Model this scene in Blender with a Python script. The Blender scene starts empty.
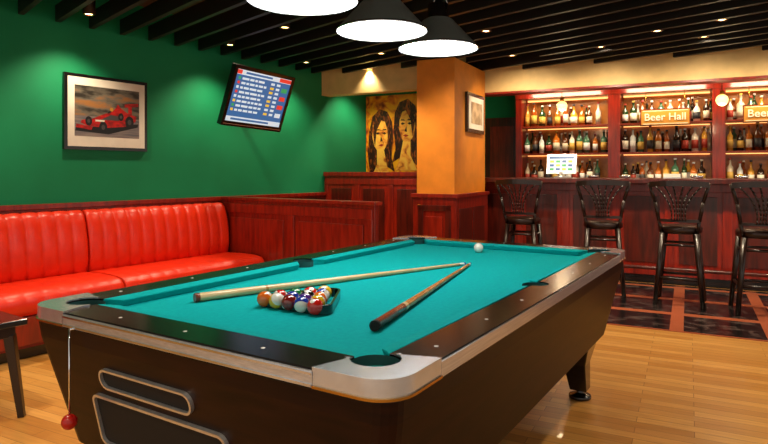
import bpy, bmesh, math, random
from mathutils import Vector, Matrix, Euler
from mathutils.geometry import tessellate_polygon
random.seed(7)
sc = bpy.context.scene
sc.view_settings.view_transform = 'Standard'
sc.view_settings.exposure = .5
F = 597.0; HC = 1.25
rad = math.radians

# ---------------------------------------------------------------- materials
def lin(h):
    h = h.lstrip('#'); o = []
    for i in (0, 2, 4):
        c = int(h[i:i+2], 16)/255
        o.append(c/12.92 if c <= .04045 else ((c+.055)/1.055)**2.4)
    return (*o, 1)

def mat(name, col, rough=.5, metal=0, col2=None, nscale=6, stretch=(1, 1, 1), bump=0, bscale=60,
        emit=None, estr=0, coat=0, lo=.35, hi=.65, dist=0, col3=None, spec=None, trans=0):
    m = bpy.data.materials.new(name); m.use_nodes = True
    nt = m.node_tree; b = nt.nodes['Principled BSDF']
    b.inputs['Base Color'].default_value = lin(col)
    b.inputs['Roughness'].default_value = rough
    b.inputs['Metallic'].default_value = metal
    b.inputs['Coat Weight'].default_value = coat
    b.inputs['Coat Roughness'].default_value = .12
    if spec is not None: b.inputs['Specular IOR Level'].default_value = spec
    tc = nt.nodes.new('ShaderNodeTexCoord'); mp = nt.nodes.new('ShaderNodeMapping')
    mp.inputs['Scale'].default_value = stretch
    nt.links.new(tc.outputs['Object'], mp.inputs[0])
    n = nt.nodes.new('ShaderNodeTexNoise'); n.inputs['Scale'].default_value = nscale
    n.inputs['Detail'].default_value = 5; n.inputs['Distortion'].default_value = dist
    nt.links.new(mp.outputs[0], n.inputs['Vector'])
    r = nt.nodes.new('ShaderNodeValToRGB')
    r.color_ramp.elements[0].position = lo; r.color_ramp.elements[1].position = hi
    c1 = lin(col); c2 = lin(col2) if col2 else tuple(x*.85 for x in c1[:3])+(1,)
    r.color_ramp.elements[0].color = c1; r.color_ramp.elements[1].color = c2
    if col3:
        e = r.color_ramp.elements.new((lo+hi)/2); e.color = lin(col3)
    nt.links.new(n.outputs[0], r.inputs[0]); nt.links.new(r.outputs[0], b.inputs['Base Color'])
    if bump:
        n2 = nt.nodes.new('ShaderNodeTexNoise'); n2.inputs['Scale'].default_value = bscale
        nt.links.new(tc.outputs['Object'], n2.inputs['Vector'])
        bp = nt.nodes.new('ShaderNodeBump'); bp.inputs['Strength'].default_value = bump
        bp.inputs['Distance'].default_value = .01
        nt.links.new(n2.outputs[0], bp.inputs['Height']); nt.links.new(bp.outputs[0], b.inputs['Normal'])
    if emit:
        b.inputs['Emission Color'].default_value = lin(emit)
        b.inputs['Emission Strength'].default_value = estr
    return m

M = {}
M['green'] = mat('green_wall_paint', '#128A5A', .6, col2='#108052', nscale=2, bump=.05, spec=.3)
M['cream'] = mat('cream_paint', '#EBC987', .6)
M['orange'] = mat('orange_paint', '#E88C22', .55, bump=.04)
M['mahog'] = mat('red_mahogany', '#98220E', .3, col2='#70160A', nscale=5, stretch=(6, 6, .7), coat=.3)
M['mahogd'] = mat('dark_mahogany', '#5C180C', .3, col2='#3A0E08', nscale=5, stretch=(6, 6, .7), coat=.3)
M['leather'] = mat('red_leather', '#E8300E', .34, col2='#DC280C', nscale=9, bump=.12, bscale=90)
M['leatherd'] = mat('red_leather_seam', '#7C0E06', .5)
M['black'] = mat('black_laminate', '#14100E', .25, coat=.4)
M['railtop'] = mat('rail_black_laminate', '#0B0A0A', .2, spec=.25)
M['slat'] = mat('black_slat_paint', '#0E0B0A', .5)
M['ceil'] = mat('dark_ceiling_paint', '#4A3A2A', .8)
M['tablebody'] = mat('table_dark_walnut', '#2A120A', .4, col2='#1A0A06', nscale=4, stretch=(1, 1, 8), spec=.15)
M['cloth'] = mat('teal_baize', '#00A6A8', .95, col2='#009EA2', nscale=60, bump=.08, bscale=400, spec=.1)
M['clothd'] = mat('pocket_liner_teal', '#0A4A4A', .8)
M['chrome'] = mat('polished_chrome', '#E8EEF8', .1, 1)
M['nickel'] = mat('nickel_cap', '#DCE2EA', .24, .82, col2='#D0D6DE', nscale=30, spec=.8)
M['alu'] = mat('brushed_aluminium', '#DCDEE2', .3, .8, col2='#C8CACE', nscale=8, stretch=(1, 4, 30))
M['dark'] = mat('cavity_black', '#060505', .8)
M['white'] = mat('white_gloss', '#F4F2EA', .2)
M['matw'] = mat('mat_board_white', '#E9E3D4', .7)
M['brass'] = mat('brass', '#C8913A', .25, 1)
M['stool'] = mat('stool_dark_wood', '#26120B', .32, col2='#160A07', nscale=8, coat=.2)
M['seat'] = mat('stool_seat_leather', '#2A1410', .35)
M['maple'] = mat('cue_maple', '#EACA98', .25, col2='#DCB680', nscale=12, coat=.4)
M['cuebrown'] = mat('cue_brown_butt', '#C8884A', .25, col2='#A86830', nscale=20, coat=.4)
M['cuered'] = mat('cue_rosewood', '#8A3418', .25, col2='#64220E', nscale=20, coat=.4)
M['lampmetal'] = mat('lamp_enamel_grey', '#7E857F', .3, .0, spec=.6)
M['glow'] = mat('lamp_diffuser', '#FFFFFF', .5, emit='#FFFAF0', estr=13.5)
M['bulb'] = mat('warm_bulb', '#FFFFFF', .5, emit='#FFC878', estr=14)
M['globe'] = mat('warm_globe_glass', '#FFF0CC', .3, emit='#FFD27A', estr=1.3)
M['led'] = mat('led_strip', '#FFFFFF', .5, emit='#FFB060', estr=1.6)
M['backpan'] = mat('cabinet_back_panel', '#C88440', .2, col2='#8A4E20', nscale=3)
M['shelf'] = mat('shelf_wood', '#8A2E16', .35)
M['red'] = mat('red_plastic', '#B0140C', .3)

# ---------------------------------------------------------------- mesh builder
class MB:
    def __init__(s):
        s.v = []; s.f = []; s.m = []; s.s = []; s.slots = []; s.T = Matrix.Identity(4)
    def slot(s, k):
        if k not in s.slots: s.slots.append(k)
        return s.slots.index(k)
    def add(s, vs, fs, k, smooth=False):
        o = len(s.v); s.v += [s.T @ Vector(p) for p in vs]
        ks = k if isinstance(k, list) else [k]*len(fs)
        for f, kk in zip(fs, ks):
            s.f.append([o+i for i in f]); s.m.append(s.slot(kk)); s.s.append(smooth)
    def box(s, x0, x1, y0, y1, z0, z1, k):
        vs = [(x0, y0, z0), (x1, y0, z0), (x1, y1, z0), (x0, y1, z0), (x0, y0, z1), (x1, y0, z1), (x1, y1, z1), (x0, y1, z1)]
        s.add(vs, [(3, 2, 1, 0), (4, 5, 6, 7), (0, 1, 5, 4), (1, 2, 6, 5), (2, 3, 7, 6), (3, 0, 4, 7)], k)
    def cyl(s, p0, p1, r0, r1=None, k='black', seg=14, caps=True, smooth=True):
        r1 = r0 if r1 is None else r1
        p0 = Vector(p0); p1 = Vector(p1); d = (p1-p0).normalized()
        a = d.orthogonal().normalized() if abs(d.z) > .99 or seg != 4 else d.cross(Vector((0, 0, 1))).normalized()
        b = d.cross(a)
        if seg == 4:
            a, b = (a+b).normalized(), (b-a).normalized()
        vs = []
        for p, r in ((p0, r0), (p1, r1)):
            for i in range(seg):
                t = 2*math.pi*i/seg
                vs.append(p+a*math.cos(t)*r+b*math.sin(t)*r)
        fs = [(i, (i+1) % seg, seg+(i+1) % seg, seg+i) for i in range(seg)]
        s.add(vs, fs, k, smooth and seg > 4)
        if caps:
            s.add(vs[:seg], [tuple(range(seg))[::-1]], k); s.add(vs[seg:], [tuple(range(seg))], k)
    def lathe(s, prof, k, seg=20, c=(0, 0, 0), smooth=True):
        c = Vector(c); vs = []
        for r, z in prof:
            for i in range(seg):
                t = 2*math.pi*i/seg
                vs.append(c+Vector((r*math.cos(t), r*math.sin(t), z)))
        fs = []; ks = []
        for j in range(len(prof)-1):
            for i in range(seg):
                i2 = (i+1) % seg
                fs.append((j*seg+i, j*seg+i2, (j+1)*seg+i2, (j+1)*seg+i))
                ks.append(k[j] if isinstance(k, list) else k)
        s.add(vs, fs, ks, smooth)
    def sphere(s, c, r, k, seg=16, rings=10, R=None, kf=None):
        vs = []; fs = []; ks = []
        R = R or Matrix.Identity(3)
        for j in range(rings+1):
            ph = math.pi*j/rings
            for i in range(seg):
                t = 2*math.pi*i/seg
                vs.append(Vector(c)+R @ Vector((r*math.sin(ph)*math.cos(t), r*math.sin(ph)*math.sin(t), r*math.cos(ph))))
        for j in range(rings):
            for i in range(seg):
                i2 = (i+1) % seg
                fs.append((j*seg+i, (j+1)*seg+i, (j+1)*seg+i2, j*seg+i2))
                ks.append(kf(math.cos(math.pi*(j+.5)/rings)) if kf else k)
        s.add(vs, fs, ks, True)
    def prism(s, outer, holes, z0, z1, k, side=None):
        loops = [outer]+list(holes); side = side or k
        flat = [Vector((p[0], p[1], 0)) for l in loops for p in l]
        tris = tessellate_polygon([[Vector((p[0], p[1], 0)) for p in l] for l in loops])
        s.add([(p.x, p.y, z1) for p in flat], [tuple(t) for t in tris], k)
        s.add([(p.x, p.y, z0) for p in flat], [tuple(t)[::-1] for t in tris], side)
        for l in loops:
            n = len(l)
            vs = [(p[0], p[1], z0) for p in l]+[(p[0], p[1], z1) for p in l]
            s.add(vs, [(i, (i+1) % n, n+(i+1) % n, n+i) for i in range(n)], side)
    def tube(s, pts, r, k, seg=8, closed=False):
        n = len(pts)
        for i in range(n if closed else n-1):
            s.cyl(pts[i], pts[(i+1) % n], r, r, k, seg, caps=True)
    def flat(s, pts, y, k):   # polygon in xz plane, facing -y
        tr = tessellate_polygon([[Vector((p[0], p[1], 0)) for p in pts]])
        s.add([(p[0], y, p[1]) for p in pts], [tuple(t) for t in tr], k)
    def build(s, name, loc=(0, 0, 0), rz=0, rot=None, parent=None, bevel=0, merge=True):
        me = bpy.data.meshes.new(name); me.from_pydata([tuple(v) for v in s.v], [], s.f)
        for k in s.slots: me.materials.append(M[k])
        for p, mi, sm in zip(me.polygons, s.m, s.s): p.material_index = mi; p.use_smooth = sm
        bm = bmesh.new(); bm.from_mesh(me)
        if merge: bmesh.ops.remove_doubles(bm, verts=bm.verts, dist=1e-5)
        bmesh.ops.recalc_face_normals(bm, faces=bm.faces); bm.to_mesh(me); bm.free()
        o = bpy.data.objects.new(name, me); sc.collection.objects.link(o)
        o.location = loc; o.rotation_euler = rot if rot else (0, 0, rz)
        if parent: o.parent = parent
        if bevel:
            b = o.modifiers.new('bevel', 'BEVEL'); b.width = bevel; b.segments = 2; b.limit_method = 'ANGLE'; b.angle_limit = rad(50)
        return o

def empty(name, loc, rz=0):
    o = bpy.data.objects.new(name, None); sc.collection.objects.link(o)
    o.location = loc; o.rotation_euler = (0, 0, rz); o.empty_display_size = .1
    return o
def light(name, kind, loc, energy, color, parent=None, **kw):
    l = bpy.data.lights.new(name, kind); l.energy = energy; l.color = color
    for a, b in kw.items(): setattr(l, a, b)
    o = bpy.data.objects.new(name, l); sc.collection.objects.link(o); o.location = loc
    if parent: o.parent = parent
    return o

# ---------------------------------------------------------------- frames
WA = rad(90-34.9)
W = Vector((math.cos(WA), math.sin(WA))); NW = Vector((math.sin(WA), -math.cos(WA)))
P0 = Vector((-2.862, 4.45))
BA = rad(-27)
D = Vector((math.cos(BA), math.sin(BA))); UB = Vector((-math.sin(BA), math.cos(BA)))
B0 = Vector((3.96, 6.17))
def bw(x, y, z=0):
    p = B0+D*x+UB*y; return Vector((p.x, p.y, z))
def ww(x, y, z=0):
    p = P0+W*x-NW*y; return Vector((p.x, p.y, z))
def sx(u, y):
    P = B0+UB*y; r = (u-384)/F
    return (r*P.y-P.x)/(D.x-r*D.y)
BL = (B0.x, B0.y, 0); WL = (P0.x, P0.y, 0)

# ---------------------------------------------------------------- floor
def wood_floor():
    m = bpy.data.materials.new('oak_strip_floor'); m.use_nodes = True; nt = m.node_tree
    b = nt.nodes['Principled BSDF']; tc = nt.nodes.new('ShaderNodeTexCoord')
    br = nt.nodes.new('ShaderNodeTexBrick'); br.inputs['Scale'].default_value = 1
    br.inputs['Brick Width'].default_value = .7; br.inputs['Row Height'].default_value = .07
    br.inputs['Mortar Size'].default_value = .0015; br.inputs['Bias'].default_value = 0
    br.inputs['Color1'].default_value = lin('#DEA658'); br.inputs['Color2'].default_value = lin('#BE8238')
    br.inputs['Mortar'].default_value = lin('#8A5A26'); br.offset = .37
    nt.links.new(tc.outputs['Object'], br.inputs['Vector'])
    mp = nt.nodes.new('ShaderNodeMapping'); mp.inputs['Scale'].default_value = (1.5, 22, 1)
    n = nt.nodes.new('ShaderNodeTexNoise'); n.inputs['Scale'].default_value = 3; n.inputs['Detail'].default_value = 6
    nt.links.new(tc.outputs['Object'], mp.inputs[0]); nt.links.new(mp.outputs[0], n.inputs['Vector'])
    mx = nt.nodes.new('ShaderNodeMix'); mx.data_type = 'RGBA'; mx.blend_type = 'MULTIPLY'; mx.inputs[0].default_value = .5
    r = nt.nodes.new('ShaderNodeValToRGB'); r.color_ramp.elements[0].position = .3; r.color_ramp.elements[1].position = .7
    r.color_ramp.elements[0].color = (.6, .5, .4, 1); r.color_ramp.elements[1].color = (1, 1, 1, 1)
    nt.links.new(n.outputs[0], r.inputs[0])
    nt.links.new(br.outputs[0], mx.inputs[6]); nt.links.new(r.outputs[0], mx.inputs[7])
    nt.links.new(mx.outputs[2], b.inputs['Base Color'])
    b.inputs['Roughness'].default_value = .33; b.inputs['Coat Weight'].default_value = .12
    return m
def tile_floor():
    m = bpy.data.materials.new('marble_and_terracotta_tile'); m.use_nodes = True; nt = m.node_tree
    b = nt.nodes['Principled BSDF']; tc = nt.nodes.new('ShaderNodeTexCoord')
    mp = nt.nodes.new('ShaderNodeMapping'); mp.inputs['Location'].default_value = (.15, 2.13, 0)
    nt.links.new(tc.outputs['Object'], mp.inputs[0])
    br = nt.nodes.new('ShaderNodeTexBrick'); br.inputs['Scale'].default_value = 1; br.offset = 0
    br.inputs['Brick Width'].default_value = .66; br.inputs['Row Height'].default_value = .66
    br.inputs['Mortar Size'].default_value = .05; br.inputs['Mortar Smooth'].default_value = 0
    br.inputs['Mortar'].default_value = lin('#A4583A')
    nt.links.new(mp.outputs[0], br.inputs['Vector'])
    n = nt.nodes.new('ShaderNodeTexNoise'); n.inputs['Scale'].default_value = 9; n.inputs['Detail'].default_value = 10
    n.inputs['Distortion'].default_value = .8
    nt.links.new(tc.outputs['Object'], n.inputs['Vector'])
    r = nt.nodes.new('ShaderNodeValToRGB'); e = r.color_ramp.elements
    e[0].position = .5; e[0].color = lin('#121012'); e[1].position = .72; e[1].color = lin('#5A4C48')
    nt.links.new(n.outputs[0], r.inputs[0])
    nt.links.new(r.outputs[0], br.inputs['Color1']); nt.links.new(r.outputs[0], br.inputs['Color2'])
    nt.links.new(br.outputs[0], b.inputs['Base Color']); b.inputs['Roughness'].default_value = .22
    return m
M['floorw'] = wood_floor(); M['tile'] = tile_floor()
b = MB(); b.box(-8.5, 3.5, -9, 2.6, -.1, 0, 'floorw'); b.build('floor', BL, BA)
b = MB(); b.box(-3.45, 3.2, -2.1, -.0, .0, .006, 'tile'); b.build('floor_tile_border', BL, BA)

# ---------------------------------------------------------------- walls
b = MB(); b.box(-5, 4.75, 0, .15, 0, 2.85, 'green'); b.build('wall_left', WL, WA)
b = MB()
b.box(-5, 4.7, -.03, -.001, 0, .96, 'mahog'); b.box(-5, 4.7, -.06, -.001, .96, 1.0, 'mahog')
b.box(-5, 4.7, -.045, -.001, .90, .93, 'mahogd')
b.build('trim_wainscot', WL, WA, bevel=.004)
b = MB(); b.box(-4.78, -3.7, -.1, .05, 0, 2.85, 'green'); b.build('wall_back_alcove', BL, BA)
b = MB(); b.box(-3.85, -3.7, .05, 2.3, 0, 2.85, 'green'); b.build('wall_side_bar', BL, BA)
b = MB(); b.box(-3.7, 3.4, 2.15, 2.3, 0, 2.85, 'green'); b.build('wall_back_bar', BL, BA)
b = MB(); b.box(-3.33, 3.4, -.32, -.14, 2.2, 2.75, 'cream'); b.box(-3.33, 3.4, -.33, -.12, 2.18, 2.205, 'mahog')
b.build('trim_header_bar', BL, BA)
b = MB(); b.box(-4.85, -3.34, -1.02, -.86, 2.2, 2.75, 'cream'); b.build('trim_header_alcove', BL, BA)
b = MB(); b.box(-8.5, 3.5, -8, 2.3, 2.75, 2.9, 'ceil'); b.build('ceiling', BL, BA)
b = MB(); b.box(-3.69, 3.4, -.12, 2.14, 2.5, 2.56, 'cream'); b.build('ceiling_bar', BL, BA)

# slats
SA = rad(-47); sd = Vector((math.cos(SA), math.sin(SA))); sn = Vector((-math.sin(SA), math.cos(SA)))
SP = .27
b = MB()
for k in range(1, 36):
    c = k*SP
    aw = (P0.dot(NW)-c*sn.dot(NW))/sd.dot(NW)+.02
    ah = ((B0.dot(UB)-.35)-c*sn.dot(UB))/sd.dot(UB)
    p = sn*c+sd*ah
    if (p-B0).dot(D) < -3.33: ah = ((B0.dot(UB)-1.05)-c*sn.dot(UB))/sd.dot(UB)
    a0 = max(aw, ah); a1 = 7.5
    xe = (3.3-((sn*c-B0).dot(D)))/sd.dot(D); a1 = min(a1, xe)
    if a1-a0 < .3: continue
    q0 = sn*c+sd*a0; q1 = sn*c+sd*a1; h = sn*.02
    vs = []
    for z in (2.45, 2.58):
        for q in (q0-h, q1-h, q1+h, q0+h): vs.append((q.x, q.y, z))
    b.add(vs, [(3, 2, 1, 0), (4, 5, 6, 7), (0, 1, 5, 4), (1, 2, 6, 5), (2, 3, 7, 6), (3, 0, 4, 7)], 'slat')
b.build('ceiling_slats')
def snap(p):
    p = Vector((p[0], p[1])); c = p.dot(sn); c2 = (math.floor(c/SP)+.5)*SP
    return p+sn*(c2-c)
def downlight(p, energy, tilt=None, size=80, color=(1, .8, .55)):
    q = snap(p)
    b = MB(); b.lathe([(.001, 0.008), (.032, .008), (.034, 0), (.046, 0), (.046, .28), (.001, .28)], ['bulb', 'chrome', 'brass', 'slat', 'slat'], 16)
    o = b.build('recessed_downlight', (q.x, q.y, 2.47))
    l = light('spot', 'SPOT', (0, 0, -.02), energy, color, o, spot_size=rad(size), spot_blend=.8, shadow_soft_size=.04)
    if tilt: l.rotation_euler = (Vector((0, 0, -1))+Vector((tilt[0], tilt[1], 0))).to_track_quat('-Z', 'Y').to_euler()
for t in (-2, -.7, .55, 1.8, 3.05, 4.2):
    downlight(ww(t, -.38).to_2d(), 42, tilt=(-NW*.05), size=115)
for p, e in (((2.34, 5.15), 60), ((2.66, 4.75), 60), ((.9, 5.2), 50), ((-1.3, 3.6), 70), ((-2.0, 2.3), 70), ((1.9, 3.2), 60), ((3.1, 2.4), 50),
             ((-.1, 6.1), 60), ((0.2, .3), 50), ((-1.4, .6), 60), ((-.2, 7.1), 40), ((-.9, 5.0), 50)):
    downlight(p, e, size=100)
for x in (-2.4, -1.5, -.6, .3, 1.2):   # added row of spots, put in to brighten the bar front and header
    downlight(bw(x, -1.15).to_2d(), 48, tilt=UB*.65, size=125)
downlight((.35, 5.3), 45, tilt=Vector((.35, .6)), size=90)  # extra spot added to brighten the pillar face

# ---------------------------------------------------------------- pillar
b = MB()
PX0, PX1, PY0, PY1 = -3.33, -2.9, -1.41, -.36
b.box(PX0, PX1, PY0, PY1, 1.0, 2.45, 'orange')
b.box(PX0-.03, PX1+.03, PY0-.03, PY1+.01, 0, .98, 'mahog')
b.box(PX0-.05, PX1+.05, PY0-.05, PY1+.02, .98, 1.02, 'mahog')
b.box(PX0-.045, PX1+.045, PY0-.045, PY1+.01, 0, .12, 'mahogd')
for z0, z1 in ((.2, .26), (.84, .9)): b.box(PX0+.03, PX1-.03, PY0-.042, PY0-.03, z0, z1, 'mahogd')
for x0 in (PX0+.03, PX1-.09): b.box(x0, x0+.06, PY0-.042, PY0-.03, .2, .9, 'mahogd')
b.box(PX0+.12, PX1-.12, PY0-.045, PY0-.03, .32, .78, 'mahog')
for y0 in (PY0+.05, PY0+.5): b.box(PX1+.03, PX1+.042, y0, y0+.4, .2, .86, 'mahogd')
b.build('pillar', BL, BA, bevel=.004)
b = MB(); b.T = Matrix.Translation((PX1+.002, (PY0+PY1)/2+.1, 0)) @ Matrix.Rotation(rad(90), 4, 'Z')
b.box(-.30, .30, -.03, 0, 1.69, 2.13, 'black'); b.box(-.26, .26, -.033, -.03, 1.73, 2.09, 'matw')
M['sepia'] = mat('sepia_photo', '#6C5238', .3, col2='#C8B08C', nscale=9)
b.box(-.19, .19, -.035, -.033, 1.79, 2.03, 'sepia'); b.build('picture_frame', BL, BA)

# ---------------------------------------------------------------- partitions
def panels(b, x0, x1, y, z0, z1, n, k='mahogd', kin='mahog', st=.06):
    w = (x1-x0)/n
    b.box(x0, x1, y-.015, y, z0, z0+st, k); b.box(x0, x1, y-.015, y, z1-st, z1, k)
    for i in range(n+1):
        c = x0+i*w; a = max(x0, c-st/2); e = min(x1, c+st/2); b.box(a, e, y-.0152, y, z0+st, z1-st, k)
    for i in range(n):
        b.box(x0+i*w+st/2+.05, x0+(i+1)*w-st/2-.05, y-.012, y, z0+st+.05, z1-st-.05, kin)
b = MB()
b.box(-4.78, -3.38, -.98, -.9, 0, 1.2, 'mahog'); b.box(-4.78, -3.38, -1.01, -.87, 1.2, 1.25, 'mahog')
panels(b, -4.76, -3.4, -.98, .1, 1.17, 3, k='mahog', kin='mahogd', st=.07)
b.build('partition_panel', BL, BA, bevel=.004)
b = MB(); b.T = Matrix.Rotation(rad(-90), 4, 'Z')
b.box(.07, 1.98, 2.03, 2.09, 0, .97, 'mahog'); b.box(.07, 2.0, 2.005, 2.115, .97, 1.0, 'mahog')
panels(b, .1, 1.96, 2.03, .08, .94, 2, k='mahog', kin='mahog', st=.09)
b.build('partition_panel', WL, WA, bevel=.004)

# ---------------------------------------------------------------- bench
def channel_strip(b, x0, x1, prof, n, amp, k):
    sub = 8; tot = n*sub; rows = []
    for i in range(tot+1):
        f = (i % sub)/sub; bul = math.sin(math.pi*f)**.45 if 0 < f < 1 else 0
        x = x0+(x1-x0)*i/tot
        rows.append([(x, y+ny*amp*bul*w, z+nz*amp*bul*w) for y, z, ny, nz, w in prof])
    vs = [p for r in rows for p in r]; m = len(prof); fs = []
    for i in range(tot):
        for j in range(m):
            j2 = (j+1) % m
            fs.append((i*m+j, i*m+j2, (i+1)*m+j2, (i+1)*m+j))
    b.add(vs, fs, k, True)
    b.add(rows[0], [tuple(range(m))], k); b.add(rows[-1], [tuple(range(m))[::-1]], k)
bench = empty('leather_bench', WL, WA)
b = MB()
backp = [(-.20, .42, -1, 0, 1), (-.225, .55, -1, .05, 1), (-.215, .7, -1, .1, 1), (-.185, .83, -1, .2, 1), (-.16, .9, -.9, .5, 1), (-.125, .935, -.3, 1, .7), (-.09, .935, 0, 1, .5), (-.07, .91, 0, 0, 0), (-.065, .42, 0, 0, 0)]
seatp = [(-.07, .30, 0, 0, 0), (-.07, .43, 0, 1, .3), (-.2, .45, 0, 1, 1), (-.4, .458, 0, 1, 1), (-.6, .455, 0, 1, 1), (-.69, .44, -.4, .9, 1), (-.725, .40, -1, .2, 1), (-.725, .345, -1, -.2, .8), (-.70, .30, 0, 0, 0)]
for x0, x1 in ((-2.2, .55), (.565, 1.985)):
    n = round((x1-x0)/.115)
    channel_strip(b, x0, x1, backp, n, .015, 'leather')
    channel_strip(b, x0, x1, seatp, n, .004, 'leather')
b.build('cushions', parent=bench)
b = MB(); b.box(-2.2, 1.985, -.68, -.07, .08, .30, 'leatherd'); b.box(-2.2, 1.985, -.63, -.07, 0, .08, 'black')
b.box(-2.2, 1.985, -.695, -.68, .10, .29, 'mahog')
b.build('base', parent=bench, bevel=.005)

# ---------------------------------------------------------------- small side table
b = MB()
b.box(-.3, .3, -.3, .3, .47, .5, 'black'); b.box(-.26, .26, -.26, .26, .41, .47, 'stool')
for ax in (-1, 1):
    for ay in (-1, 1): b.cyl((ax*.24, ay*.24, .42), (ax*.28, ay*.28, 0), .034, .022, 'stool', 4)
b.box(-.25, .25, -.02, .02, .14, .17, 'stool')
b.build('side_table', (-2.24, 2.98, 0), WA, bevel=.004)

# ---------------------------------------------------------------- race picture
M['pic_sky'] = mat('photo_blurred_trees', '#9A6A3C', .3, col2='#2E2A24', col3='#6A6458', nscale=9, stretch=(.6, 1, 2), lo=.35, hi=.62)
M['pic_road'] = mat('photo_asphalt', '#5C5A60', .3, col2='#8A7E78', nscale=5, stretch=(1, 1, 14))
M['pic_red'] = mat('photo_car_red', '#C0180E', .3, col2='#7A0C08', nscale=22, stretch=(1, 1, 2))
M['pic_dk'] = mat('photo_dark', '#181616', .3)
M['pic_gr'] = mat('photo_grey', '#4A4444', .3)
M['pic_yel'] = mat('photo_yellow', '#C89030', .3)
b = MB(); cx, cz = .83, 1.747
b.box(cx-.372, cx+.372, -.03, -.001, cz-.312, cz+.312, 'black')
b.box(cx-.345, cx+.345, -.032, -.03, cz-.285, cz+.285, 'matw')
def R(x0, x1, z0, z1, y, k): b.flat([(cx+x0, cz+z0), (cx+x1, cz+z0), (cx+x1, cz+z1), (cx+x0, cz+z1)], y, k)
R(-.29, .29, -.2, .22, -.0325, 'pic_sky'); R(-.29, .29, -.2, -.03, -.033, 'pic_road')
SC = 1.15; OZ = .015
def Pg(pts, y, k): b.flat([(cx+x*SC, cz+z*SC+OZ) for x, z in pts], y, k)
def Ci(x, z, r, y, k, rx=None): Pg([(x+(rx or r)*math.cos(t*math.pi/10), z+r*math.sin(t*math.pi/10)) for t in range(20)], y, k)
Pg([(-.25, -.15), (.0, -.165), (.24, -.1), (.245, -.075), (.0, -.11), (-.24, -.12)], -.0331, 'pic_dk')
Pg([(-.21, -.09), (-.16, -.11), (-.02, -.12), (.14, -.1), (.22, -.06), (.23, -.02), (.16, .0), (.10, .035), (.075, .065), (.055, .03), (.03, .005), (-.04, -.02), (-.12, -.055), (-.2, -.07)], -.0335, 'pic_red')
Pg([(.0, -.01), (.03, .005), (.03, .02), (-.005, .0)], -.0337, 'pic_dk')
Pg([(.16, -.01), (.19, -.01), (.19, .055), (.16, .05)], -.0336, 'pic_red'); Pg([(.13, .045), (.245, .06), (.245, .085), (.13, .07)], -.0337, 'pic_red')
Pg([(-.245, -.125), (-.13, -.14), (-.12, -.115), (-.24, -.10)], -.0338, 'pic_red')
Pg([(-.06, -.06), (.08, -.06), (.12, -.03), (.02, -.02)], -.0336, 'pic_gr')
for x, z, r in ((-.15, -.075, .034), (-.04, -.115, .042), (.17, -.065, .047), (.10, -.03, .03)):
    Ci(x, z, r, -.034, 'pic_dk', r*.75); Ci(x, z, r*.45, -.0343, 'pic_gr', r*.33)
Ci(.025, .02, .014, -.0345, 'pic_yel'); Pg([(-.1, -.075), (-.03, -.075), (-.03, -.062), (-.1, -.062)], -.0345, 'matw')
SC = 1; OZ = 0
b.build('picture_frame', WL, WA)

# ---------------------------------------------------------------- tv
tv = empty('wall_television', ww(2.2, -.42, 1.975), WA)
M['scr_blue'] = mat('screen_blue', '#2A4668', .3, emit='#3A6AA0', estr=.6)
M['scr_white'] = mat('screen_white', '#C8D8E4', .3, emit='#DDEBF5', estr=.5)
M['scr_red'] = mat('screen_red', '#C03028', .3, emit='#E04030', estr=.6)
M['scr_yel'] = mat('screen_yellow', '#E8C040', .3, emit='#F0C840', estr=.5)
M['scr_grn'] = mat('screen_green', '#309050', .3, emit='#40A860', estr=.5)
b = MB(); w, h = .40, .30
b.box(-w, w, 0, .05, -h, h, 'black'); b.box(-w+.1, w-.1, .05, .1, -h+.1, h-.1, 'black')
b.box(-w, w, -.012, 0, h-.035, h, 'black'); b.box(-w, w, -.012, 0, -h, -h+.05, 'black')
b.box(-w, -w+.035, -.012, 0, -h+.05, h-.035, 'black'); b.box(w-.035, w, -.012, 0, -h+.05, h-.035, 'black')
b.box(-w+.02, w-.02, -.0125, -.0121, -h+.018, -h+.026, 'alu')
def S(x0, x1, z0, z1, y, k): b.flat([(x0, z0), (x1, z0), (x1, z1), (x0, z1)], y, k)
S(-.365, .365, -.25, .265, -.002, 'scr_blue'); S(-.365, .365, .215, .265, -.003, 'scr_white'); S(-.36, -.3, .22, .26, -.004, 'scr_red')
S(.2, .365, .22, .26, -.004, 'scr_red'); S(-.25, .1, .23, .25, -.004, 'scr_blue')
for i in range(8):
    z = .17-i*.045
    S(-.33, -.3, z, z+.026, -.003, random.choice(['scr_red', 'scr_yel', 'scr_grn', 'scr_white']))
    x = -.28
    while x < .02:
        l = random.uniform(.03, .09); S(x, min(x+l, .05), z, z+.022, -.003, 'scr_white'); x += l+.012
    S(.1, .15, z, z+.024, -.003, 'scr_yel' if i % 3 else 'scr_white'); S(.18, .23, z, z+.024, -.003, 'scr_white')
    if i % 2: S(.26, .34, z-.01, z+.035, -.003, random.choice(['scr_grn', 'scr_red', 'scr_white']))
S(-.365, .365, -.25, -.2, -.004, 'scr_white'); S(-.3, .2, -.235, -.215, -.005, 'scr_blue')
b.build('screen_panel', (0, 0, 0), rot=(rad(20), rad(2), 0), parent=tv)
b = MB(); b.tube([(0, .06, -.02), (0, .2, 0), (0, .385, 0)], .02, 'black'); b.box(-.08, .08, .385, .415, -.1, .1, 'black')
b.build('wall_bracket', parent=tv)

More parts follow.
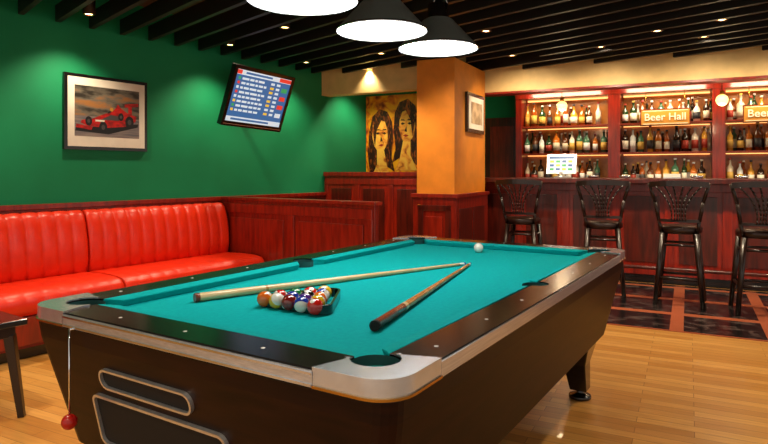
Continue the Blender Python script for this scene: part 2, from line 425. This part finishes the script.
# ---------------------------------------------------------------- poster
M['po_y'] = mat('poster_yellow', '#F8B814', .4, col2='#7A2008', col3='#E07C0C', nscale=4, lo=.42, hi=.66, dist=2)
M['po_skin'] = mat('poster_skin', '#FFCC50', .4, col2='#9A4414', col3='#F0A038', nscale=8, lo=.45, hi=.7, dist=1)
M['po_dk'] = mat('poster_dark', '#2A0E06', .4, col2='#C86814', nscale=8, lo=.5, hi=.75, stretch=(3, 1, 1), dist=1.5)
M['po_blk'] = mat('poster_black', '#2A1006', .4)
M['po_lip'] = mat('poster_lips', '#A81E10', .4)
b = MB(); cx, cz = -4.22, 1.7
b.box(cx-.44, cx+.44, -.12, -.101, cz-.58, cz+.58, 'po_y')
for ox, sg, hz in ((-.21, 1, .0), (.17, -1, .12)):
    hair = [(-.17, -.5), (-.2, -.2), (-.18, .1), (-.13, .3), (-.02, .4), (.1, .36), (.17, .22), (.19, 0), (.16, -.25), (.21, -.45), (.1, -.38), (.0, -.3), (-.08, -.42)]
    Pg([(ox+sg*x, z+hz) for x, z in hair], -.1215, 'po_dk')
    face = [(-.1, .2), (-.11, .05), (-.08, -.08), (-.02, -.16), (.05, -.17), (.1, -.08), (.125, .02), (.12, .14), (.08, .25), (-.02, .28)]
    Pg([(ox+sg*(x-.02), z+hz-.02) for x, z in face], -.122, 'po_skin')
    Pg([(ox+sg*x, z+hz) for x, z in ((-.06, -.14), (.05, -.16), (.1, -.4), (.16, -.6+.05), (-.16, -.55), (-.06, -.35))], -.1218, 'po_skin')
    for e in (-.045, .055):
        Pg([(ox+sg*(e-.035), .07+hz), (ox+sg*e, .055+hz), (ox+sg*(e+.03), .07+hz), (ox+sg*e, .09+hz)], -.1225, 'po_blk')
        Pg([(ox+sg*(e-.04), .11+hz), (ox+sg*(e+.035), .115+hz), (ox+sg*(e+.02), .13+hz), (ox+sg*(e-.02), .128+hz)], -.1225, 'po_blk')
    Pg([(ox+sg*(-.035), -.09+hz), (ox+sg*.01, -.105+hz), (ox+sg*.05, -.085+hz), (ox+sg*.01, -.07+hz)], -.1225, 'po_lip')
    Pg([(ox+sg*.0, .04+hz), (ox+sg*.03, -.03+hz), (ox-.01*sg, -.04+hz)], -.1224, 'po_dk')
    Pg([(ox+sg*(-.13), .12+hz), (ox+sg*(-.09), -.1+hz), (ox+sg*(-.06), .12+hz), (ox+sg*.02, .27+hz), (ox-sg*.08, .3+hz)], -.1228, 'po_dk')
b.build('wall_poster', BL, BA)

# ---------------------------------------------------------------- bar counter
b = MB()
b.box(-3.15, 3.0, .02, .5, .1, 1.12, 'mahog'); b.box(-3.15, 3.0, .05, .5, 0, .1, 'black')
b.box(-3.2, 3.05, -.2, .65, 1.12, 1.18, 'mahogd'); b.box(-3.2, 3.05, -.215, -.2, 1.125, 1.175, 'mahogd')
panels(b, -3.15, 3.0, .02, .1, 1.12, 11, k='mahog', kin='mahogd', st=.09)
b.tube([(-3.0, -.14, .2), (3.0, -.14, .2)], .02, 'mahogd', 10)
for i in range(8):
    x = -2.9+i*.82; b.cyl((x, -.14, .2), (x, .02, .16), .012, .012, 'brass', 8)
b.build('bar_counter', BL, BA, bevel=.004)

# back bar cabinet
b = MB(); CX = -3.08; Y0, Y1 = 1.77, 2.14
bays = [(CX+.09, CX+1.33), (CX+1.49, CX+2.64), (CX+2.79, CX+3.95), (CX+4.1, CX+5.3)]
b.box(CX, CX+5.4, Y1-.03, Y1, 1.0, 2.49, 'backpan')
edges = [CX]+[e for bb in bays for e in bb]+[CX+5.4]
for i in range(0, len(edges), 2):
    b.box(edges[i], edges[i+1], Y0, Y1-.03, 1.1, 2.49, 'mahog')
b.box(CX, CX+5.4, Y0-.02, Y1-.03, 2.36, 2.49, 'mahog')
b.box(CX, CX+5.4, 1.5, Y1-.03, 1.02, 1.08, 'mahogd'); b.box(CX, CX+5.4, 1.55, Y1-.03, 0, 1.02, 'mahog')
for x0, x1 in bays:
    for z in (1.53, 1.94):
        b.box(x0, x1, Y0+.03, Y1-.03, z-.025, z, 'shelf')
        b.box(x0+.02, x1-.02, Y1-.06, Y1-.04, z-.035, z-.025, 'led')
    b.box(x0+.02, x1-.02, Y1-.06, Y1-.04, 2.34, 2.36, 'led')
cab = b.build('back_bar_cabinet', BL, BA)
for x0, x1 in bays:
    l = light('cabinet_fill_light', 'AREA', ((x0+x1)/2, Y0-.25, 2.42), 10, (1, .78, .5), cab, shape='RECTANGLE', size=1.0, size_y=.08)  # added area fill without a fixture, brightens the bays from in front
    l.rotation_euler = (rad(32), 0, 0)

# bottles
bc = ['#5A2C0C', '#B8641A', '#E0D4B8', '#1C4020', '#20120A', '#9A4A14', '#F0E8D8', '#D09838', '#3C6A50', '#E4ECEC']
for i, c in enumerate(bc): M['bot%d' % i] = mat('bottle_glass_%d' % i, c, .08, coat=.5)
lc = ['#F4EEDC', '#D8B050', '#2A2A30', '#A83828', '#F0F0F0', '#D8D0B8']
for i, c in enumerate(lc): M['lab%d' % i] = mat('bottle_label_%d' % i, c, .5)
b = MB()
def bottle(x, y, z, sc_=1):
    r = random.uniform(.03, .044)*sc_; h = random.uniform(.14, .2)*sc_; n = random.uniform(.07, .11)*sc_
    g = 'bot%d' % random.randrange(10); l = 'lab%d' % random.randrange(6); c = 'lab%d' % random.randrange(6)
    b.lathe([(.001, 0), (r, .0), (r, h*.2), (r*1.01, h*.2), (r*1.01, h*.75), (r, h*.75), (r, h), (r*.35, h+.045), (r*.35, h+n), (r*.42, h+n), (r*.42, h+n+.025), (.001, h+n+.025)],
            [g, g, g, l, g, g, g, g, c, c, c], 10, (x, y, z))
for x0, x1 in bays:
    for z in (1.085, 1.532, 1.942):
        x = x0+.06
        while x < x1-.05:
            bottle(x, Y0+.12+random.uniform(-.02, .02), z, 1.15)
            if random.random() < .4: bottle(x+.05, Y0+.24, z, 1.1)
            x += random.uniform(.095, .125)
b.build('liquor_bottles', BL, BA, merge=False)

# signs
M['sign'] = mat('sign_gold', '#D8963C', .35, emit='#E09030', estr=.05)
M['signred'] = mat('sign_red_letters', '#6A160C', .4)
M['signw'] = mat('sign_cream_letters', '#FFF4D8', .4, emit='#FFF0D0', estr=.15)
for xc in (sx(665, 1.72), sx(771, 1.72)):
    e = empty('beer_hall_sign', bw(xc, 1.70, 2.0), BA)
    b = MB(); b.box(-.31, .31, 0, .02, -.115, .115, 'signred'); b.box(-.297, .297, -.004, 0, -.10, .10, 'sign')
    b.box(-.28, .28, -.0045, -.004, -.092, -.084, 'signw'); b.box(-.28, .28, -.0045, -.004, .084, .092, 'signw')
    for x in (-.24, .24): b.cyl((x, .01, .11), (x, .01, .36), .004, .004, 'brass', 6)
    b.build('board', parent=e)
    tcu = bpy.data.curves.new('letters', 'FONT'); tcu.body = 'Beer Hall'; tcu.size = .138; tcu.extrude = .004; tcu.offset = .001
    tcu.align_x = 'CENTER'; tcu.align_y = 'CENTER'; tcu.materials.append(M['signw'])
    t = bpy.data.objects.new('letters', tcu); sc.collection.objects.link(t); t.parent = e
    t.location = (0, -.008, 0); t.rotation_euler = (rad(90), 0, 0)

# door beside cabinet
b = MB(); b.box(-3.66, -3.13, 2.10, 2.149, 0, 2.12, 'mahogd'); b.box(-3.58, -3.2, 2.085, 2.10, .2, .95, 'mahog'); b.box(-3.58, -3.2, 2.085, 2.10, 1.1, 1.98, 'mahog')
b.box(-3.62, -3.6, 2.06, 2.10, 1.0, 1.06, 'brass'); b.build('door_1', BL, BA)

# point of sale monitor
b = MB(); xs = sx(561, .3)
b.lathe([(.001, 0), (.09, 0), (.09, .012), (.02, .03), (.02, .07), (.001, .07)], 'alu', 16)
b.T = Matrix.Translation((0, 0, .05)) @ Matrix.Rotation(rad(-14), 4, 'X')
b.box(-.18, .18, 0, .035, 0, .25, 'alu'); b.box(-.155, .155, -.003, 0, .025, .225, 'scr_white')
b.box(-.15, .15, -.005, -.003, .19, .22, 'scr_blue')
for j in range(3):
    for i in range(4): b.box(-.14+i*.074, -.09+i*.074, -.005, -.003, .04+j*.05, .07+j*.05, ['scr_grn', 'scr_blue', 'scr_yel'][(i+j) % 3])
b.build('cash_register_monitor', bw(xs, .3, 1.18), BA)
for u in (593, 625, 697, 742):
    b = MB(); b.lathe([(.001, 0), (.055, 0), (.07, .03), (.06, .03), (.048, .01), (.001, .01)], 'chrome', 16)
    b.build('ashtray', bw(sx(u, .1), .1, 1.18))
b = MB(); b.box(-.09, .09, -.05, .05, 0, .012, 'alu'); b.box(-.085, .085, -.045, .045, .012, .05, 'white'); b.build('napkin_stack', bw(sx(672, .1), .1, 1.18), BA)

# globe pendants
for u, v in ((562, 106), (722, 100)):
    y = .05; x = sx(u, y); p = bw(x, y); z = HC+(172-v)/F*p.y
    b = MB(); b.sphere((0, 0, 0), .062, 'globe'); b.cyl((0, 0, .056), (0, 0, .1), .025, .02, 'brass', 12); b.cyl((0, 0, .1), (0, 0, 2.5-z), .004, .004, 'black', 6)
    o = b.build('globe_pendant_lamp', (p.x, p.y, z))
    light('bulb', 'POINT', (0, 0, -.1), 5, (1, .75, .45), o, shadow_soft_size=.05)

# ---------------------------------------------------------------- stools
def stool(loc, rz):
    b = MB()
    b.lathe([(.001, .665), (.17, .665), (.19, .68), (.19, .70)], 'stool', 24)
    b.lathe([(.19, .70), (.192, .72), (.17, .738), (.1, .745), (.001, .746)], 'seat', 24)
    L = []
    for ax in (-1, 1):
        for ay in (-1, 1):
            t = Vector((ax*.14, ay*.13, .67)); f = Vector((ax*.2, ay*.2, 0)); L.append((t, f))
            b.cyl(t, f, .028, .02, 'stool', 8)
    def at(i, z): t, f = L[i]; return t.lerp(f, (.67-z)/.67)
    for i, j in ((0, 1), (1, 3), (3, 2), (2, 0)):
        b.cyl(at(i, .25), at(j, .25), .014, .014, 'stool', 8); b.cyl(at(i, .56), at(j, .56), .012, .012, 'stool', 8)
    top = []; bot = []; BW = .25
    for i in range(11):
        f = i/5-1
        top.append(Vector((f*BW, -.20-.06*(1-f*f), 1.125+.014*(1-f*f)))); bot.append(Vector((f*.17, -.155-.03*(1-f*f), .79)))
    for sgn in (-1, 1):
        pts = [Vector((sgn*.15, -.12, .67)), Vector((sgn*.17, -.155, .79)), Vector((sgn*.20, -.18, .96)), Vector((sgn*BW, -.20, 1.14))]
        b.tube(pts, .016, 'stool')
    for i in range(10):
        for P, hh in ((top, .026), (bot, .013)):
            p, q = P[i], P[i+1]; n = Vector((0, .014, 0)); h = Vector((0, 0, hh))
            vs = [p-n-h, q-n-h, q+n-h, p+n-h, p-n+h, q-n+h, q+n+h, p+n+h]
            b.add(vs, [(3, 2, 1, 0), (4, 5, 6, 7), (0, 1, 5, 4), (1, 2, 6, 5), (2, 3, 7, 6), (3, 0, 4, 7)], 'stool')
    for xb, xm, xt in ((-.06, -.03, -.19), (.06, .03, .19), (-.035, -.01, -.115), (.035, .01, .115), (-.012, -.0, -.04), (.012, .0, .04)):
        pts = []
        for i in range(9):
            f = i/8; x = xb*(1-f)**2+2*xm*f*(1-f)+xt*f*f
            pts.append(Vector((x, -.185-.045*f-.02*(1-(xt*4*f)**2), .79+.32*f)))
        b.tube(pts, .008, 'stool', 6)
    return b.build('bar_stool', loc, rz)
for u, y, dr in ((523, -.62, 0), (603, -.78, .1), (680, -.95, -.05), (760, -1.08, .08)):
    p = bw(sx(u, y), y, .007); stool(p, BA+dr)

# ---------------------------------------------------------------- pool table
TA = rad(57.8); TC = Vector((.099, 2.735, 0))
table = empty('pool_table', TC, TA)
a, bb_ = 1.295, .7215; ai, bi = a-.125, bb_-.125
def rrect(hx, hy, r, n=8):
    pts = []
    for cx_, cy_, s0 in ((hx-r, hy-r, 0), (-hx+r, hy-r, 90), (-hx+r, -hy+r, 180), (hx-r, -hy+r, 270)):
        for i in range(n+1):
            t = rad(s0+90*i/n); pts.append((cx_+r*math.cos(t), cy_+r*math.sin(t)))
    return pts
def inner(rc, rs, outw):
    pts = []
    def arc(c, r, t0, t1, n=14):
        for i in range(n+1):
            t = rad(t0+(t1-t0)*i/n); pts.append((c[0]+r*math.cos(t), c[1]+r*math.sin(t)))
    if outw:
        arc((ai, bi), rc, -90, 180); arc((0, bi+.01), rs, 0, 180, 10)
        arc((-ai, bi), rc, 0, 270); arc((-ai, -bi), rc, 90, 360); arc((0, -bi-.01), rs, 180, 360, 10); arc((ai, -bi), rc, 180, 450)
    else:
        arc((ai, bi), rc, 270, 180); arc((0, bi+.0), rs, 360, 180, 10)
        arc((-ai, bi), rc, 360, 270); arc((-ai, -bi), rc, 90, 0); arc((0, -bi), rs, 180, 0, 10); arc((ai, -bi), rc, 180, 90)
    return pts
ZT, ZB = .80, .768
b = MB()
b.prism(rrect(a, bb_, .085), [inner(.062, .052, True)], .75, ZT, 'railtop')
for f in (-.83, -.55, -.28, .28, .55, .83):
    for sy in (-1, 1): b.cyl((f*ai*1.02, sy*(bb_-.055), ZT), (f*ai*1.02, sy*(bb_-.055), ZT+.001), .006, .006, 'white', 10)
for f in (-.5, 0, .5):
    for s_ in (-1, 1): b.cyl((s_*(a-.055), f*bi, ZT), (s_*(a-.055), f*bi, ZT+.001), .006, .006, 'white', 10)
b.build('rails', parent=table, bevel=.004)
b = MB(); b.prism(inner(.045, .03, False), [], .735, ZB, 'cloth'); b.build('cloth_bed', parent=table)
b = MB()
def cushion(p0, p1, nrm):
    p0 = Vector(p0); p1 = Vector(p1); n = Vector(nrm); d = (p1-p0).normalized(); w = .052
    q0 = p0+n*w+d*.045; q1 = p1+n*w-d*.045
    def V(p, z): return (p.x, p.y, z)
    vs = [V(p0, ZB), V(p1, ZB), V(q1-n*.012, ZB), V(q0-n*.012, ZB), V(p0, ZT+.001), V(p1, ZT+.001), V(q1, ZT-.006), V(q0, ZT-.006)]
    b.add(vs, [(0, 1, 2, 3), (4, 7, 6, 5), (0, 4, 5, 1), (1, 5, 6, 2), (2, 6, 7, 3), (3, 7, 4, 0)], 'cloth')
for s_ in (-1, 1):
    cushion((-ai+.062, s_*bi), (-.055, s_*bi), (0, -s_)); cushion((.055, s_*bi), (ai-.062, s_*bi), (0, -s_))
    cushion((s_*ai, -bi+.062), (s_*ai, bi-.062), (-s_, 0))
b.build('cushions', parent=table, bevel=.004)
b = MB()
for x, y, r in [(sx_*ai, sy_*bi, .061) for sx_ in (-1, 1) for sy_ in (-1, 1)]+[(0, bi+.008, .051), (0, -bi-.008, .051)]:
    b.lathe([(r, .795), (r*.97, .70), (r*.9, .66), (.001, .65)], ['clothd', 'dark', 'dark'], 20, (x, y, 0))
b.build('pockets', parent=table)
# metal corner caps and side trim
def cap(grow=0.0, w=.17):
    pts = []
    hx, hy, r = a+.006+grow, bb_+.006+grow, .09
    pts.append((hx, hy-w-.05))
    for i in range(11):
        t = rad(90*i/10); pts.append((hx-r+r*math.cos(t), hy-r+r*math.sin(t)))
    pts += [(hx-w-.05, hy), (hx-w-.02, hy-.095), (ai-.07, bi+.03)]
    for i in range(13):
        t = rad(160-230*i/12); pts.append((ai+.063*math.cos(t), bi+.063*math.sin(t)))
    pts += [(ai+.03, bi-.07), (hx-.095, hy-w-.02)]
    return pts
cp = cap(); cp2 = cap(.004, .172)
b = MB()
for sx_ in (-1, 1):
    for sy_ in (-1, 1):
        b.prism([(x*sx_, y*sy_) for x, y in cp], [], .755, ZT+.005, 'nickel')
b.build('corner_caps', parent=table, bevel=.009)
b = MB()
for sx_ in (-1, 1):
    for sy_ in (-1, 1):
        # thin brass bead wrapping round the foot of each cap
        n = len(cp2); arcp = cp2[:13]; arci = [(x-.008 if i < 7 else x, y-.008 if i > 4 else y) for i, (x, y) in enumerate(arcp)]
        ring = arcp+arci[::-1]
        b.prism([(x*sx_, y*sy_) for x, y in ring], [], .757, .763, 'brass')
b.build('cap_beads', parent=table)
b = MB()
for s_ in (-1, 1):
    b.box(min(s_*a, s_*(a+.006)), max(s_*a, s_*(a+.006)), -bb_+.21, bb_-.21, .757, .795, 'alu')
    b.box(-a+.21, a-.21, min(s_*bb_, s_*(bb_+.006)), max(s_*bb_, s_*(bb_+.006)), .757, .795, 'alu')
    for z in (.759, .786):
        b.box(min(s_*(a+.006), s_*(a+.009)), max(s_*(a+.006), s_*(a+.009)), -bb_+.215, bb_-.215, z, z+.006, 'chrome')
b.build('side_trim', parent=table)
def frustum(b, hx1, hy1, z1, hx0, hy0, z0, k, r=.05):
    o1 = rrect(hx1, hy1, r, 4); o0 = rrect(hx0, hy0, r, 4); n = len(o1)
    vs = [(x, y, z0) for x, y in o0]+[(x, y, z1) for x, y in o1]
    b.add(vs, [(i, (i+1) % n, n+(i+1) % n, n+i) for i in range(n)], k)
    b.add(vs[:n], [tuple(range(n))[::-1]], k); b.add(vs[n:], [tuple(range(n))], k)
b = MB()
TB = .095
frustum(b, a-.006, bb_-.006, .755, a-.012, bb_-.012, .70, 'tablebody')
frustum(b, a-.012, bb_-.012, .70, a-TB, bb_-TB, .33, 'tablebody')
b.build('cabinet_body', parent=table, bevel=.003)
x1_, x0_ = -(a-.012), -(a-TB); z1_, z0_ = .70, .33
up = Vector((x1_-x0_, 0, z1_-z0_)).normalized(); outn = Vector((-up.z, 0, up.x))
def panelT(zc):
    f = (zc-z0_)/(z1_-z0_); o = Vector((x0_+(x1_-x0_)*f, 0, zc))
    m = Matrix.Identity(4)
    ax = Vector((0, -1, 0))
    for i in range(3): m[i][0] = ax[i]; m[i][1] = up[i]; m[i][2] = outn[i]; m[i][3] = o[i]
    return m
b = MB()
def framed(yc, zc, w, h, t, r, depth):
    b.T = panelT(zc) @ Matrix.Translation((-yc, 0, 0))
    b.prism(rrect(w/2, h/2, r, 5), [rrect(w/2-t, h/2-t, max(r-t, .005), 5)], 0, .012, 'alu')
    b.prism(rrect(w/2-t*.8, h/2-t*.8, max(r-t, .005), 5), [], 0, .002, 'dark')
framed(.145, .615, .42, .068, .007, .032, 0)
framed(.12, .465, .60, .18, .009, .03, 0)
b.T = Matrix.Identity(4); b.build('ball_return', parent=table)
b = MB(); xk = -a-.016
b.cyl((xk, .455, .757), (xk, .455, .49), .003, .003, 'chrome', 8); b.sphere((xk, .455, .468), .024, 'red')
b.cyl((xk, .455, .757), (-a+.03, .455, .757), .004, .004, 'chrome', 8)
b.build('chalk_holder_cord', parent=table)
b = MB()
for sx_ in (-1, 1):
    for sy_ in (-1, 1):
        x, y = sx_*.98, sy_*.5
        vs = []
        for z, w, ox in ((.05, .045, .03), (.2, .06, .015), (.33, .11, 0)):
            for dx, dy in ((-1, -1), (1, -1), (1, 1), (-1, 1)): vs.append((x+dx*w+ox*sx_, y+dy*w+ox*sy_, z))
        fs = [(3, 2, 1, 0), (8, 9, 10, 11)]
        for j in (0, 4):
            fs += [(j+i, j+(i+1) % 4, j+4+(i+1) % 4, j+4+i) for i in range(4)]
        b.add(vs, fs, 'black')
        b.lathe([(.001, 0), (.06, 0), (.06, .02), (.02, .03), (.02, .055), (.001, .055)], 'black', 18, (x+.03*sx_, y+.03*sy_, 0))
b.build('legs', parent=table, bevel=.005)

# ---------------------------------------------------------------- balls, rack, cues
cols = ['#F0C020', '#1C3CAC', '#D81E14', '#4A2080', '#F0701A', '#14803A', '#8A1A18', '#101010']
for i, c in enumerate(cols): M['ball%d' % i] = mat('billiard_ball_%d' % i, c, .08, coat=1)
M['ballw'] = mat('billiard_ball_white', '#F6F2E6', .08, coat=1)
R_ = .0286; rc = Vector((-.29, 2.135))
Lv = Vector((math.cos(TA), math.sin(TA))); Sv = Vector((-math.sin(TA), math.cos(TA)))
b = MB(); order = [0, 9, 2, 12, 7, 5, 8, 3, 1, 10, 2, 9, 6, 8, 4]; n = 0
for row in range(5):
    for j in range(row+1):
        p = rc+Lv*((2-row)*R_*1.732+R_*.9)+Sv*((j-row/2)*2*R_)
        k = order[n]; n += 1; ck = 'ball%d' % (k % 8 if k < 8 else (k-8) % 7)
        Rm = Euler((random.uniform(-.8, .8), random.uniform(-.8, .8), random.uniform(0, 3))).to_matrix() if k < 8 else Euler((1.2+random.uniform(-.5, .5), random.uniform(-.5, .5), random.uniform(0, 3))).to_matrix()
        if k < 8: kf = lambda c, ck=ck: 'ballw' if abs(c) > .93 else ck
        else: kf = lambda c, ck=ck: ck if abs(c) < .55 else 'ballw'
        b.sphere((p.x, p.y, ZB+R_), R_*.99, ck, 22, 18, Rm, kf)
b.build('billiard_balls')
b = MB(); rr = 4*2*R_*.577+2*R_+.006
def tri(rad_, r):
    pts = []
    for k in range(3):
        t = TA+k*2*math.pi/3; c = (rad_-2*r)*Vector((math.cos(t), math.sin(t)))
        for i in range(9):
            q = t-math.pi/3+i/8*2*math.pi/3; pts.append((c.x+r*math.cos(q), c.y+r*math.sin(q)))
    return pts
b.prism(tri(rr+.018, .04), [tri(rr, .031)], 0, .034, 'black')
q = rc+Lv*(R_*.9)
b.build('ball_rack', (q.x, q.y, ZB+.001), bevel=.003)
b = MB(); b.sphere((0, 0, 0), R_, 'ballw', 24, 16); b.build('cue_ball', (.565, 3.57, ZB+R_))
def cue(p0, p1, segs):
    p0 = Vector(p0); p1 = Vector(p1); b = MB()
    def P(f): return p0.lerp(p1, f)
    def r(f): return .0165*(1-f)+.0065*f
    for f0, f1, k in segs: b.cyl(P(f0), P(f1), r(f0), r(f1), k, 14, caps=(f0 == 0 or f1 == 1))
    return b.build('pool_cue')
cue((-.70, 2.205, ZB+.0175), (.42, 3.09, ZB+.008), [(0, .012, 'cuered'), (.012, .2, 'maple'), (.2, .208, 'cuebrown'), (.208, .97, 'maple'), (.97, .992, 'white'), (.992, 1, 'ball1')])
cue((-.03, 1.80, ZB+.0175), (.445, 3.085, ZB+.008), [(0, .012, 'dark'), (.012, .2, 'cuered'), (.2, .22, 'maple'), (.22, .97, 'cuebrown'), (.97, .992, 'white'), (.992, 1, 'ball1')])

# ---------------------------------------------------------------- pendant lamps
for x, y in ((-.31, 2.27), (-.01, 2.77), (.286, 3.16)):
    b = MB()
    b.lathe([(.21, 0), (.213, .006), (.205, .012), (.08, .15), (.065, .16), (.055, .18), (.055, .235), (.03, .245), (.03, .29), (.001, .292)],
            ['chrome', 'chrome', 'lampmetal', 'lampmetal', 'black', 'black', 'black', 'black', 'black'], 36)
    b.lathe([(.205, .0), (.2, .006), (.19, .012), (.001, .014)], ['white', 'glow', 'glow'], 36)
    b.cyl((0, 0, .29), (0, 0, 2.75-1.9), .006, .006, 'black', 8)
    for t in (0, 2.1, 4.2): b.cyl((.05*math.cos(t), .05*math.sin(t), .235), (.012*math.cos(t), .012*math.sin(t), .36), .003, .003, 'chrome', 6)
    b.build('pendant_lamp', (x, y, 1.9))

# ---------------------------------------------------------------- world, camera
w = bpy.data.worlds.new('World'); sc.world = w; w.use_nodes = True
w.node_tree.nodes['Background'].inputs[0].default_value = (1, .88, .74, 1)
w.node_tree.nodes['Background'].inputs[1].default_value = .55
cd = bpy.data.cameras.new('Camera'); cam = bpy.data.objects.new('Camera', cd); sc.collection.objects.link(cam)
cam.location = (0, 0, HC); cam.rotation_euler = (rad(90), 0, 0)
cd.sensor_width = 36; cd.lens = 36*F/768; cd.shift_y = -50/768; cd.clip_start = .05
sc.camera = cam
